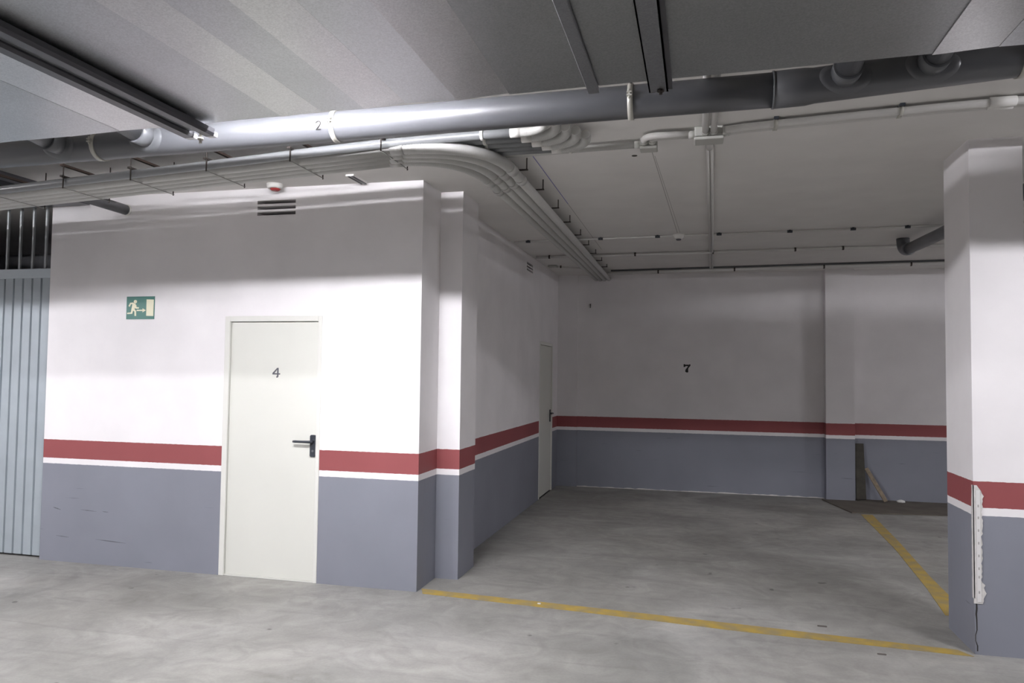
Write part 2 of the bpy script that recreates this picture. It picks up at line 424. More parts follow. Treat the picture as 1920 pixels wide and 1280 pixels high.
# ------------------------------------------------------------------ door 4
def lever(parent, px, py0, z, out, along, side):
    """black lever handle; plate on plane, out = unit normal, along = direction of the lever"""
    out = Vector(out); al = Vector(along); c = Vector((px, py0, z))
    pl = MB(); t = al * .024
    lo = c - t + Vector((0, 0, -.118)); hi = c + t + out * .012 + Vector((0, 0, .052))
    a = tuple(min(lo[i], hi[i]) for i in range(3)); b = tuple(max(lo[i], hi[i]) for i in range(3))
    pl.rbox(a, b, .012, axis=side)
    h = build(pl, 'handle_plate', M['black'], parent)
    p0 = c + out * .01; p1 = c + out * .05
    path = [p0, c + out * .04, p1 + al * .012] + [p1 + al * (.03 + .02 * i) for i in range(7)]
    build(MB().tube(path, [.011, .011, .011, .0105, .010, .0095, .0095, .0095, .010, .0085], 12), 'lever', M['black'], h)
    build(MB().tube([c + out*.011 + Vector((0,0,-.072)), c + out*.0145 + Vector((0,0,-.072))], .009, 14), 'keyhole', M['pvcl'], h)
    return h

d = thing('door_1', 'cream metal door with a black lever handle and the number 4', 'door', (-1.25, 0, 0), kind='structure')
fw = .045
mb = MB().box((DX0, -.006, 0), (DX0+fw, .10, DH)).box((DX1-fw+.012, -.006, 0), (DX1, .10, DH)).box((DX0+fw, -.006, DH-fw), (DX1-fw+.012, .10, DH))
bevel(build(mb, 'door_frame', M['frame'], d), .004)
leaf = build(MB().box((DX0+fw+.004, .012, .012), (DX1-fw+.008, .055, DH-fw-.005)), 'door_leaf', M['door'], d); bevel(leaf, .003)
lever(d, -.880, .012, 1.085, (0, -1, 0), (-1, 0, 0), 1)
build(MB().box((DX0+fw, .004, 0), (DX1-fw+.01, .06, .0115)), 'threshold', M['frame'], d)
def poly(mb, pts, ox, oz, s, y0, y1):
    return mb.prism([(ox + x * s, oz + z * s) for x, z in pts], y0, y1, 1)
four = MB()
poly(four, [(.62,1.0),(.80,1.0),(.80,.02),(.62,.02)], -1.256, 1.585, .072, .0105, .0122)
poly(four, [(.62,1.0),(.80,1.0),(.24,.36),(.06,.36),(.05,.42)], -1.256, 1.585, .072, .0104, .0121)
poly(four, [(.05,.42),(.05,.26),(1.0,.26),(1.0,.40)], -1.256, 1.585, .072, .0103, .0120)
poly(four, [(.80,.10),(.62,.12),(.52,.02),(.58,-.10),(.74,-.06)], -1.256, 1.585, .072, .0102, .0119)
tag(build(four, 'number', M['inkdark'], d), 'dark number 4')
# far door in the side wall
d2 = thing('door_2', 'narrow looking cream door at the far end of the side wall', 'door', (SX, 4.8, 0), kind='structure')
mb = MB().box((SX-.06, E0, 0), (SX+.006, E0+fw, DH)).box((SX-.06, E1-fw, 0), (SX+.006, E1, DH)).box((SX-.06, E0+fw, DH-fw), (SX+.006, E1-fw, DH))
bevel(build(mb, 'door_frame', M['frame'], d2), .004)
bevel(build(MB().box((SX-.055, E0+fw+.004, .008), (SX-.010, E1-fw-.004, DH-fw-.004)), 'door_leaf', M['door'], d2), .003)
lever(d2, SX-.010, 5.12, 1.085, (1, 0, 0), (0, -1, 0), 0)

# ------------------------------------------------------------------ metal gate
g = thing('metal_gate', 'pale blue grey ribbed metal gate with open bars above', 'gate', (-4.4, .06, 0))
GXL = -5.6
mb = MB(); x = GX - .022; step = .099
prof = []
while x > GXL:
    prof += [(x, .040), (x - .006, .056), (x - .014, .056), (x - .020, .040)]
    x -= step
top = [(px, py) for px, py in prof]
pl = [(px, py) for px, py in top] + [(px, py + .012) for px, py in reversed(top)]
for (x0, y0), (x1, y1) in zip(top, top[1:]):
    mb.quad([(x0, y0, .02), (x1, y1, .02), (x1, y1, 2.42), (x0, y0, 2.42)])
    mb.quad([(x0, y0+.01, .02), (x1, y1+.01, .02), (x1, y1+.01, 2.42), (x0, y0+.01, 2.42)])
build(mb, 'ribbed_panel', M['gate'], g)
bevel(build(MB().box((GXL, .028, 2.42), (GX-.006, .075, 2.503)), 'top_rail', M['gateframe'], g), .004)
build(MB().box((GX-.020, .030, .01), (GX-.004, .075, 2.42)), 'side_post', M['gateframe'], g)
for i in range(15):
    bx = -3.529 - .139 * i
    build(MB().box((bx-.009, .042, 2.503), (bx+.009, .060, 3.07)), 'bar', M['barm'], g)
build(MB().box((GXL, .040, 3.07), (GX-.004, .062, H)), 'upper_rail', M['barm'], g)
single(MB().box((XL, .03, 0), (GXL, .17, H)), 'wall_gate', M['wall'], 'white wall to the left of the metal gate', 'wall', kind='structure')

# ------------------------------------------------------------------ exit sign
sg = thing('exit_sign', 'green emergency exit sign with running figure and arrow on the white wall', 'sign', (-2.492, 0, 2.05))
build(MB().box((-2.629, -.004, 2.050), (-2.356, 0, 2.240)), 'sign_board', M['green'], sg)
def P(mb, pts, k=0): # sign-local units: 0..208 x 0..168 (y down)
    return mb.prism([(-2.629 + x / 208 * .273, 2.240 - y / 168 * .190) for x, y in pts], -.0062 - k*.0002, -.0042, 1)
build(P(MB(), [(150,22),(203,24),(203,146),(150,144)]), 'door_symbol', M['cream'], sg)
build(P(MB(), [(78,98),(122,98),(122,88),(146,103),(122,118),(122,108),(78,108)]), 'arrow', M['cream'], sg)
mb = MB()
mb.prism([(-2.629 + (66 + 12*math.cos(t*PI/8)) / 208 * .273, 2.240 - (38 + 13*math.sin(t*PI/8)) / 168 * .190) for t in range(16)], -.0062, -.0042, 1)
for k, pts in enumerate(([(46,52),(66,52),(70,62),(62,92),(44,98),(40,88)], [(48,44),(60,52),(46,58),(34,56),(26,76),(16,70),(28,46)],
            [(64,58),(74,62),(76,78),(94,80),(94,90),(70,90),(62,80)], [(40,88),(54,98),(46,128),(8,130),(8,120),(36,118)],
            [(44,96),(56,88),(74,106),(76,144),(64,144),(62,112)])):
    P(mb, pts, k + 1)
build(mb, 'running_figure', M['cream'], sg)

# painted 7 on the back wall
mb = MB(); ox, oz, s = 1.832, 1.683, .118
y0, y1 = YB - .0015, YB + .001
poly(mb, [(0,.98),(.10,1.0),(.22,.93),(.45,.95),(.62,.92),(.72,1.0),(.80,.96),(.80,.78),(.62,.70),(.48,.74),(.30,.76),(.16,.68),(.06,.62),(0,.66)], ox, oz, s, y0, y1)
poly(mb, [(.80,.80),(.56,.50),(.54,.30),(.56,.04),(.44,-.02),(.26,.02),(.18,.14),(.24,.36),(.42,.60),(.56,.76),(.70,.84)], ox, oz, s, y0 - .0003, y1)
single(mb, 'bay_number', M['ink'], 'black number 7 painted on the back wall of the parking bay', 'number')
single(MB().tube([(.491, YB, 2.66), (.491, YB-.03, 2.655)], .006, 8).box((.486, YB-.012, 2.615), (.497, YB-.001, 2.675)), 'wall_hook', M['rod'], 'small dark hook high on the left of the back wall', 'hook')

# ------------------------------------------------------------------ floor markings, clutter
Z1 = .0025
single(MB().prism([(.01,.085),(1.28,-.013),(2.35,-.104),(3.56,-.225),(3.62,-.32),(2.34,-.245),(1.297,-.135),(.06,-.03)], .0005, Z1, 2), 'parking_line', M['yellow'], 'worn yellow line across the mouth of the parking bay from wall corner to pillar', 'floor line', 'yellow parking lines')
single(MB().prism([(3.70,.50),(3.86,.50),(3.90,1.6),(3.99,3.0),(4.06,4.50),(3.93,4.50),(3.87,2.61),(3.77,1.2)], .0005, Z1, 2), 'parking_line', M['yellow'], 'worn yellow line running from the pillar to the back wall', 'floor line', 'yellow parking lines')
single(MB().prism([(3.64,5.50),(3.84,4.56),(4.9,4.70),(6.2,4.90),(6.2,5.66),(4.07,5.66),(4.07,5.50)], .0005, .014, 2), 'floor_sheet', M['sheet'], 'flat brown sheet lying on the floor in the back right corner', 'sheet')
mb = MB()
# leaning dark board
def slab(mb, p0, p1, w, t):
    p0 = Vector(p0); p1 = Vector(p1); d = (p1 - p0).normalized(); sd = d.cross(Vector((0, 1, 0))).normalized() * w / 2
    n = sd.cross(d).normalized() * t / 2
    vs = [p + a * sd + b * n for p in (p0, p1) for a, b in ((-1,-1),(1,-1),(1,1),(-1,1))]
    k = len(mb.v); mb.v += [tuple(v) for v in vs]
    for f in ((0,1,2,3),(7,6,5,4),(0,4,5,1),(1,5,6,2),(2,6,7,3),(3,7,4,0)):
        mb.f.append(tuple(k + i for i in f)); mb.m.append(0); mb.sm.append(False)
    return mb
bevel(single(slab(MB(), (4.13, 5.50, .03), (4.12, 5.60, .76), .12, .03), 'board', M['plank'], 'dark board standing upright in the corner by the back pilaster', 'board'), .008)
bevel(single(slab(MB(), (4.42, 5.46, .025), (4.20, 5.55, .44), .05, .03), 'wooden_stick', M['stick'], 'pale wooden stick leaning against the dark board', 'stick'), .005)
single(MB().lathe((4.62, 5.56, .014), [(.055,0),(.05,.018),(.02,.03)], 9), 'paper_scrap', M['paper'], 'small white scrap at the foot of the back wall', 'scrap')
for i, (x, y, l) in enumerate(((2.774, -.068+.0, .07), (3.18, .091, .06))):
    pass
single(MB().rbox((2.80, .0, .0004), (2.86, .024, .004), .010, axis=2), 'dirt_clod', M['clod'], 'small dark flake on the concrete beside the yellow line, middle of the bay mouth', 'debris')
single(MB().rbox((3.07, -.44, .0004), (3.12, -.42, .004), .008, axis=2), 'dirt_clod', M['clod'], 'small dark flake on the concrete in front of the yellow line, nearest the pillar', 'debris')
single(MB().rbox((.93, -.045, .0026), (.955, -.03, .008), .005, axis=2), 'paper_scrap', M['paper'], 'tiny pink white scrap lying on the yellow line near the wall corner', 'scrap')

# ------------------------------------------------------------------ main drain pipe
DY = -1.80; PR = .078
def pz(x):
    if x > 4.1: return 2.918
    if x < 2.45: return 2.9165 + .0102 * (x - .22)
    return 2.9165 + .0102 * (2.45 - .22) + .064 * (x - 2.45)
XE = 4.0
dp = thing('drain_pipe', 'large dark grey drain pipe running across the picture under the ceiling', 'pipe', (1.0, DY, 2.9))
xs = [XL + .3, -3, -1.5, 0, 1, 2, 2.37]
build(MB().tube([(x, DY, pz(x)) for x in xs], PR, 40), 'pipe_run', M['pvc'], dp)
xs2 = [2.36, 2.45, 2.6, 3.2, XE, 5.2]
build(MB().tube([(2.366, DY, pz(2.366)), (2.368, DY, pz(2.368)), (2.50, DY, pz(2.5)), (2.54, DY, pz(2.54)), (3.2, DY, pz(3.2)), (3.5, DY, pz(3.5)), (3.65, DY, 2.995), (3.95, DY, 2.93), (4.15, DY, 2.915), (9.5, DY, 2.94)],  # unseen right stretch is lowered so its shadow lands on the pillar
                [PR*1.0, PR*1.06, PR*1.06] + [PR] * 7, 40), 'socket_run', M['pvc'], dp)
build(MB().ring((2.366, DY, pz(2.366)), (1, 0, 0), PR, PR*1.085, .010, 40), 'socket_rim', M['pvcl'], dp)
for cx_ in (-2.75, -1.274, .196, 1.724, 3.365, 4.9):
    c = (cx_, DY, pz(cx_))
    cl = build(MB().ring(c, (1, .02, 0), PR, PR + .006, .026, 40), 'clamp', M['clamp'], dp)
    b = MB().box((cx_-.012, DY-PR-.022, c[2]-.004), (cx_+.012, DY-PR-.002, c[2]+.004)).box((cx_-.012, DY-PR-.022, c[2]+.010), (cx_+.012, DY-PR-.002, c[2]+.018))
    b.tube([(cx_, DY-PR-.015, c[2]-.014), (cx_, DY-PR-.015, c[2]+.028)], .005, 8)
    build(b, 'clamp_bolt', M['clamp'], cl)
    build(MB().tube([(cx_, DY, c[2]+PR+.003), (cx_, DY, H)], .006, 8), 'hanger_rod', M['rod'], cl)
for bx in (-1.50, -.92, 2.66, 3.005):
    zc = pz(bx) + .012
    # saddle collar hugging the pipe, and the branch leaving towards the camera side over the duct
    mb = MB(); seg = 32; rows = []
    for r_ in (.062, .085, .100, .112):
        ring = []
        for k in range(seg):
            t = 2 * PI * k / seg; dx = r_ * math.cos(t); dz = r_ * math.sin(t) * .66
            a = min(max(dz / (PR + .004), -.97), .97)
            yy = DY - math.sqrt((PR + .006) ** 2 - (a * (PR + .004)) ** 2) if r_ < .112 else DY - math.sqrt(max((PR - .004) ** 2 - (a * PR) ** 2, .0001))
            ring.append((bx + dx, yy, zc - .012 + dz))
        rows.append(ring)
    n = len(mb.v)
    for ring in rows: mb.v += ring
    for i in range(3):
        for k in range(seg):
            a = n + i*seg + k; b2 = n + i*seg + (k+1) % seg
            mb.f.append((a, b2, b2+seg, a+seg)); mb.m.append(0); mb.sm.append(True)
    sd = build(mb, 'saddle', M['pvcl'] if bx < 0 else M['pvc'], dp)
    br = build(MB().tube([(bx, DY-.045, zc), (bx, DY-.16, zc)], .062, 28), 'branch_socket', M['pvcl'], dp)
    build(MB().tube([(bx, DY-.15, zc), (bx, DY-.42, zc+.03), (bx, DY-.50, zc+.06), (bx, DY-.55, H)], .053, 28), 'branch_pipe', M['pvc'], dp)
# the small 2 marked on the pipe
def onpipe(pts, x0, z0, s):
    out = []
    for u, w in pts:
        out.append((x0 + u * s, w * s))
    return out
mb = MB(); path = []
two = [(.05,.78),(.16,.93),(.36,1.0),(.58,.95),(.70,.78),(.66,.58),(.48,.38),(.26,.18),(.05,.02),(.28,.03),(.52,.03),(.76,.03)]
for (u0, w0_), (u1, w1_) in zip(two, two[1:]):
    for q in range(4):
        u = u0 + (u1 - u0) * q / 4; w_ = w0_ + (w1_ - w0_) * q / 4
        x = .112 + u * .040; dz = -.034 + w_ * .042
        path.append((x, DY - math.sqrt((PR + .0006)**2 - dz**2), pz(x) + dz))
mb.tube(path, .0034, 6)
build(mb, 'mark', M['ink'], dp)['label'] = 'small hand marked 2'

# ------------------------------------------------------------------ big air duct overhead
DYE = -2.755; DW = 1.75
def dz_(x): return 2.624 + .0163 * x
ad = thing('air_duct', 'wide flat galvanized air duct crossing overhead nearest the camera', 'duct', (1.5, DYE - DW/2, 2.62))
cuts = [-5.2, -4.3, -3.5, -2.7, -2.0, -1.5, -1.1, -.8, -.55, -.30, .06, .28, .45, .62, .80, .97, 1.17, 1.37, 1.70, 1.90, 2.30, 2.76, 2.95, 3.4, 4.1, 5.0, 6.4]
tilts = {-1.1:.6, -.8:-.4, -.55:.8, -.30:-.8, .06:.9, .28:-.9, .45:2.0, .62:-2.0, .80:2.2, .97:-2.0, 1.17:2.4, 1.37:.2, 1.70:.1, 1.90:-.1, 2.30:.1, 2.76:2.4, 2.95:-.6}
for i, (a, b) in enumerate(zip(cuts, cuts[1:])):
    t = math.radians(tilts.get(a, R.uniform(-1, 1)))
    h = (b - a) / 2 * math.tan(t)
    mtl = M['duct2'] if a in (.45, .80, 1.17, 2.76, -.30) else M['duct3'] if 1.3 < a < 2.7 else M['duct']
    mb = MB()
    z0 = dz_(a) - h; z1 = dz_(b) + h
    n = 1
    mb.v += [(a, DYE - DW, z0), (b, DYE - DW, z1), (b, DYE, z1), (a, DYE, z0), (a, DYE - DW, z0 + .02), (b, DYE - DW, z1 + .02), (b, DYE, z1 + .02), (a, DYE, z0 + .02)]
    for f in ((0,3,2,1),(4,5,6,7),(0,1,5,4),(1,2,6,5),(2,3,7,6),(3,0,4,7)):
        mb.f.append(f); mb.m.append(0); mb.sm.append(False)
    build(mb, 'sheet_panel', mtl, ad)
mb = MB().box((-5.2, DYE - DW + .004, 2.74), (6.4, DYE - DW + .02, 3.02)).box((-5.2, DYE - .02, 2.74), (6.4, DYE - .004, 3.02)).box((-5.2, DYE - DW, 3.0), (6.4, DYE, 3.02))
build(mb, 'duct_casing', M['duct3'], ad)
# slip joint strip at x = 1.68
mb = MB().box((1.655, DYE - DW, dz_(1.68) - .020), (1.695, DYE + .020, dz_(1.68) - .004))
bevel(build(mb, 'joint_strip', M['flange'], ad), .003)
# hanger rails under the duct
def rail(x0, w, label, two=False, zoff=.035):
    z = dz_(x0 + w/2) - zoff
    t = thing('duct_hanger', label, 'hanger', (x0 + w/2, DYE - DW/2, z), 'hanger rails under the air duct')
    ya, yb = DYE - DW - .06, DYE + .035
    mtl = M['rail'] if two else M['flange']
    if two:
        for k, (xa, xb) in enumerate(((x0, x0 + .050), (x0 + w - .046, x0 + w))):
            m = MB().prism([(xa, z), (xa + .006, z - .012), (xb - .006, z - .012), (xb, z), (xb, z + .018), (xa, z + .018)], ya, yb, 1)
            o = build(m, 'rail', mtl, t)
            bevel(build(MB().box((xa + .004, yb, z - .011), (xb - .004, yb + .028, z + .010)), 'end_cap', M['tip'], o), .004)
        build(MB().box((x0 + .050, ya, z + .006), (x0 + w - .046, yb - .03, z + .018)), 'web', M['flange'], t)
        build(MB().tube([(x0 + w*.52, yb + .006, z - .035), (x0 + w*.52, yb + .006, H)], .006, 10), 'threaded_rod', M['clamp'], t)
        build(MB().lathe((x0 + w*.52, yb + .006, z - .022), [(.012, 0), (.012, .010)], 6), 'nut', M['clamp'], t)
    else:
        m = MB().box((x0, ya, z), (x0 + w, yb, z + .014)).box((x0 + w - .006, ya, z), (x0 + w, yb, z + .030)).box((x0, ya, z), (x0 + .005, yb, z + .030))
        build(m, 'rail', mtl, t)
        build(MB().box((x0 + w, ya, z + .006), (x0 + w + .014, yb - .005, z + .032)), 'dark_lip', M['rail'], t)  # dark lip along the right side of the rail
        build(MB().tube([(x0 + w*.62, yb - .022, z - .016), (x0 + w*.62, yb - .022, H)], .006, 10), 'threaded_rod', M['rod'], t)
        build(MB().lathe((x0 + w*.62, yb - .022, z - .008), [(.012, 0), (.012, .009)], 6), 'nut', M['rod'], t)
    return t
rail(-.02, .145, 'dark double hanger rail under the duct with bright white end caps', True, .03)
rail(1.868, .066, 'single galvanized hanger rail under the duct right of its joint strip', False, .030)

# dark duct at the far left above the conduits
single(MB().box((-4.4, -1.45, 3.03), (-3.02, -.02, H)), 'ceiling_panel', M['rail'], 'dark panel on the ceiling at far left above the conduits', 'panel')

# ------------------------------------------------------------------ cable rack: four fat conduits that bend into the bay
def zb(x): return 2.93 - .033 * max(0, .2 - x)
CR = .034
def corr(path, r):
    """corrugated version of a dense path"""
    out = []; rad = []
    P_ = [Vector(p) for p in path]; L_ = 0
    for i, p in enumerate(P_):
        if i: L_ += (p - P_[i-1]).length
        out.append(p); rad.append(r * (1.04 + .05 * math.sin(2 * PI * L_ / .0125)))
    return out, rad
def bez(a, b, c, d_, n):
    a, b, c, d_ = map(Vector, (a, b, c, d_)); o = []
    for i in range(n + 1):
        t = i / n; u = 1 - t
        o.append(a*u**3 + b*3*u*u*t + c*3*u*t*t + d_*t**3)
    return o
order = ['outermost', 'second', 'third', 'innermost']
labels = ['outermost of four pale conduits bending from the front wall into the bay',
          'second from outside of four pale conduits bending into the bay',
          'third from outside of four pale conduits bending into the bay',
          'innermost of four pale conduits bending into the bay, nearest the door wall']
for i in range(4):
    o = (3 - i) * .078 + .039            # distance in front of the back edge
    def yl(x): return (-.94 - .055 * (x - .25)) - o
    xin = .575 + (3 - i) * .076 + .036
    xin2 = .548 + (3 - i) * .062 + .030
    t = thing('conduit', labels[i], 'conduit', (-1.5, yl(-1.5), zb(-1.5)), 'pale conduits of the cable rack')
    xb = .20 + (3 - i) * .035
    z0 = zb(xb) + CR; z1 = 2.945 + CR
    ys = -.30 - (3 - i) * .09
    run = [(x, yl(x), zb(x) + CR) for x in (-5.4, -4, -3, -2, -1, -.4, xb)]
    build(MB().tube(run, CR, 20), 'straight_run', M['cond'], t)
    k = .58
    dx, dy = xin - xb, ys - yl(xb)
    pth = bez((xb, yl(xb), z0), (xb + dx * .75, yl(xb) + .02, z0 + .004), (xin - .005, ys - dy * .62, z1), (xin, ys, z1), 150)
    pp, rad = corr(pth, CR)
    build(MB().tube(pp, rad, 20), 'flexible_bend', M['cond'], t)
    for (a, b) in (((xb - .05, yl(xb - .05), z0), (xb + .03, yl(xb + .03) + .001, z0)), ((xin, ys - .09, z1), (xin, ys + .02, z1)), ((xin, ys + .20, z1), (xin, ys + .27, z1))):
        build(MB().tube([a, b], CR * 1.15, 20), 'coupling', M['cond'], t)
    ye = YB - .03
    run2 = [(xin + (xin2 - xin) * q, ys + (ye - ys) * q, z1 + .055 * q) for q in (0, .25, .5, .75, 1)]
    build(MB().tube(run2, [CR, CR, CR * .97, CR * .93, CR * .9], 20), 'bay_run', M['cond'], t)

# five thinner pipes on the upper tier, ending in flexible elbows
UR = .024
uy = [-1.15, -1.055, -.965, -.885, -.805]
ul = ['foremost', 'second from the front', 'middle', 'fourth from the front', 'rearmost']
for i in range(5):
    rad_ = UR * (1.15, 1.0, .9, .9, .9)[i]
    def lerp(x, tab):
        for (x0, v0), (x1, v1) in zip(tab, tab[1:]):
            if x <= x1: return v0 + (v1 - v0) * max(0, min(1, (x - x0) / (x1 - x0)))
        return tab[-1][1]
    def yu(x):
        if i == 0: return lerp(x, [(-5.4, -.985), (-3.2, -1.10), (-.36, -1.255), (.2, -1.262), (.8, -1.155)])
        return uy[i] - .05 * (x - .8) * (1 if x < .8 else 0)
    def zu(x):
        if i == 0: return lerp(x, [(-5.4, zb(-5.4) + .045), (-.6, zb(-.6) + .045), (.2, 2.985), (.8, 3.036)])
        return zb(x) + 2 * CR + .012 + rad_
    t = thing('steel_pipe', ul[i] + ' of five thin grey pipes above the pale conduits', 'pipe', (-1.5, yu(-1.5), zu(-1.5)), 'thin grey pipes on the upper tier')
    xe = .99 + .045 * i
    build(MB().tube([(x, yu(x), zu(x)) for x in (-5.4, -3.2, -1.5, -.6, -.36, -.1, .2, .5, .8, xe)], rad_, 16), 'pipe_run', M['steel'], t)
    Rb = .17
    pth = bez((xe + .03, yu(xe), zu(xe)), (xe + .03 + Rb*.75, yu(xe), zu(xe)), (xe + .05 + Rb, yu(xe) - Rb*.35, zu(xe)+.01), (xe + .05 + Rb, yu(xe) - Rb - .05, zu(xe)+.012), 70)
    pp, rr = corr(pth, .027)
    build(MB().tube(pp, rr, 16), 'elbow', M['cond'], t)
    build(MB().tube([(xe - .02, yu(xe), zu(xe)), (xe + .045, yu(xe), zu(xe))], .029, 16), 'coupling', M['white'], t)
    build(MB().ring((.80 - .012 * i, yu(.8), zu(.8)), (1, 0, 0), rad_, rad_ + .006, .018, 16), 'clip', M['white'], t)

# hangers of the rack along the door wall
hx = [-3.95, -3.35, -2.74, -2.135, -1.572, -.982, -.376, .233]
for i, x in enumerate(hx):
    yf = (-.94 - .055 * (x - .25)) - .385; yb = (-.94 - .055 * (x - .25)) + .03
    zt = zb(x) + 2 * CR + .012 + 2 * UR * 1.15 + .008; zm = zb(x) + 2 * CR + .006; zl = zb(x) - .004
    lab = ['far left hidden end', 'leftmost in view', 'second from the left edge', 'third from the left edge', 'above the wall left of the exit sign', 'above the wall between exit sign and vent', 'just right of the wall vent', 'last before the bend'][i]
    t = thing('rack_hanger', 'rod hanger of the conduit rack, ' + lab, 'hanger', (x, (yf+yb)/2, zl), 'rod hangers along the door wall')
    build(MB().tube([(x, yf, zl - .002), (x, yf, H)], .0045, 8), 'rod', M['rod'], t)
    build(MB().tube([(x, yb, zl - .006), (x, yb, H)], .004, 8), 'rod', M['rod'], t)
    build(MB().box((x-.012, yf-.02, zt), (x+.012, yb+.02, zt+.014)), 'upper_bar', M['rust'], t)
    build(MB().box((x-.010, yf-.02, zm-.006), (x+.010, yb+.02, zm+.006)), 'middle_bar', M['rod'], t)
    build(MB().box((x-.003, yf, zl), (x+.003, yb+.01, zl+.004)), 'strap', M['wire'], t)
hy = [-.42, .16, .83, 1.46, 2.15, 2.77, 3.4, 4.0, 4.6]
hl = ['nearest the bend', 'second after the bend', 'third after the bend', 'fourth after the bend', 'just before the thin ceiling conduit', 'just past the thin ceiling conduit', 'before the middle ceiling conduit', 'past the middle ceiling conduit', 'nearest the back wall']
for i, y in enumerate(hy):
    q = (y + .3) / 6; xo = .575 + .304 - .055 * q + .022; xi = .575 - .027 * q - .012; zz = 2.945 + .055 * q
    t = thing('rack_hanger', 'small dark rod hanger over the conduits inside the bay, ' + hl[i], 'hanger', (xo, y, zz), 'rod hangers inside the bay')
    build(MB().tube([(xo, y, zz+2*CR+.004), (xo, y, H)], .0045, 8), 'rod', M['rod'], t)
    build(MB().tube([(xi, y, zz+2*CR+.004), (xi, y, H)], .0045, 8), 'rod', M['rod'], t)
    build(MB().box((xi-.006, y-.009, zz+2*CR+.003), (xo+.008, y+.009, zz+2*CR+.011)), 'bar', M['rod'], t)

# ------------------------------------------------------------------ junction boxes and ceiling conduits
def jb(cx, cy, w, dpt, h, label, group='grey junction boxes'):
    t = thing('junction_box', label, 'junction box', (cx, cy, H - h), group)
    bevel(build(MB().box((cx-w/2, cy-dpt/2, H-h+.02), (cx+w/2, cy+dpt/2, H)), 'box_body', M['jbox'], t), .008)
    bevel(build(MB().box((cx-w/2-.002, cy-dpt/2-.002, H-h), (cx+w/2+.002, cy+dpt/2+.002, H-h+.018)), 'lid', M['jbox'], t), .006)
    return t
j1 = jb(1.735, -.665, .105, .10, .070, 'smaller grey junction box on the ceiling where the single conduit ends')
j2 = jb(2.095, -.80, .165, .125, .080, 'larger grey junction box on the ceiling behind the drain pipe')
for cx_, cy_, al in ((1.67, -.672, (1,0,0)), (1.712, -.735, (0,1,0)), (1.76, -.735, (0,1,0))):
    build(MB().tube([Vector((cx_, cy_, 3.068)) - Vector(al)*.022, Vector((cx_, cy_, 3.068)) + Vector(al)*.02], .023, 14), 'gland', M['jbox'], j1)
for cx_, cy_, al in ((2.00, -.83, (1,0,0)), (2.19, -.83, (1,0,0)), (2.195, -.865, (1,0,0)), (2.075, -.87, (0,1,0)), (2.122, -.87, (0,1,0)), (2.105, -.73, (0,1,0))):
    build(MB().tube([Vector((cx_, cy_, 3.062)) - Vector(al)*.022, Vector((cx_, cy_, 3.062)) + Vector(al)*.02], .023, 14), 'gland', M['jbox'], j2)

def run(path, r, label, m='paint', clips=(), clipm='black', name='ceiling_conduit', group='thin ceiling conduits', cw=.02, axis=(1,0,0), lift=.0):
    xs_ = [p[0] for p in path]
    t = thing(name, label, 'conduit', path[len(path)//2], group)
    build(MB().tube(path, r, 14), 'tube', M[m], t)
    for c in clips:
        k = MB().ring(c, axis, r, r + .004, cw, 14)
        w = .012
        k.box((c[0]-w*.8, c[1]-w*.8, c[2]+r*.8), (c[0]+w*.8, c[1]+w*.8, H))
        build(k, 'clip', M[clipm], t)
    return t
run([(.55, -.615, 3.068), (.9, -.628, 3.068), (1.66, -.672, 3.068)], .021, 'single grey conduit on the ceiling running to the smaller junction box', 'cond', [(1.24, -.648, 3.068)], 'white')
run(bez((1.712, -.74, 3.066), (1.712, -.80, 3.066), (1.73, -.835, 3.066), (1.80, -.838, 3.066), 14) + [Vector((1.99, -.832, 3.064))], .020, 'short curved conduit between the two junction boxes', 'paint')
run(bez((1.76, -.74, 3.066), (1.76, -.775, 3.066), (1.775, -.79, 3.066), (1.82, -.792, 3.066), 12) + [Vector((2.0, -.792, 3.066))], .017, 'lower short bent conduit entering the smaller junction box', 'paint')
for k, (ya, yb_, la) in enumerate(((-.87, -1.045, 'front conduit of the pair leaving the larger junction box to the right'), (-.825, -1.0, 'rear conduit of the pair leaving the larger junction box to the right'))):
    f = lambda x: ya + (yb_ - ya) * min((x - 2.2) / 1.3, 1.0) ** .8 if x > 2.2 else ya
    pts = [(2.19, ya, 3.064)] + [(x, f(x), 3.066) for x in (2.3, 2.46, 2.7, 3.0, 3.3, 3.6, 4.1, 10.4)]
    t = run(pts, .021, la, 'paint', [(2.46, f(2.46), 3.066), (3.09, f(3.09), 3.066)], 'clamp', cw=.022)
    build(MB().tube([(3.50, f(3.5), 3.066), (3.62, f(3.62), 3.066)], .026, 14), 'coupling', M['white'], t)
    build(MB().box((2.45, f(2.46)-.03, 3.085), (2.475, f(2.46), H)).box((3.08, f(3.09)-.03, 3.085), (3.105, f(3.09), H)), 'clip_foot', M['black'], t)
run([(2.075, -.88, 3.06), (2.075, -2.4, 3.06)], .019, 'left conduit of the pair going up behind the drain pipe from the larger junction box', 'paint')
run([(2.122, -.88, 3.06), (2.122, -2.4, 3.06)], .019, 'right conduit of the pair going up behind the drain pipe from the larger junction box', 'paint')
run([(2.088, -.72, 3.078), (2.12, 1.0, 3.08), (2.19, 5.0, 3.08)], .012, 'left tube of the thin pair running back from the larger junction box', 'paint', [], axis=(0,1,0))
tt = run([(2.114, -.72, 3.078), (2.146, 1.0, 3.08), (2.216, 5.0, 3.08)], .012, 'right tube of the thin pair running back from the larger junction box', 'paint', [], axis=(0,1,0))
build(MB().tube([(2.10, -.71, 3.072), (2.104, -.50, 3.076)], .022, 14), 'sleeve', M['paint'], tt)
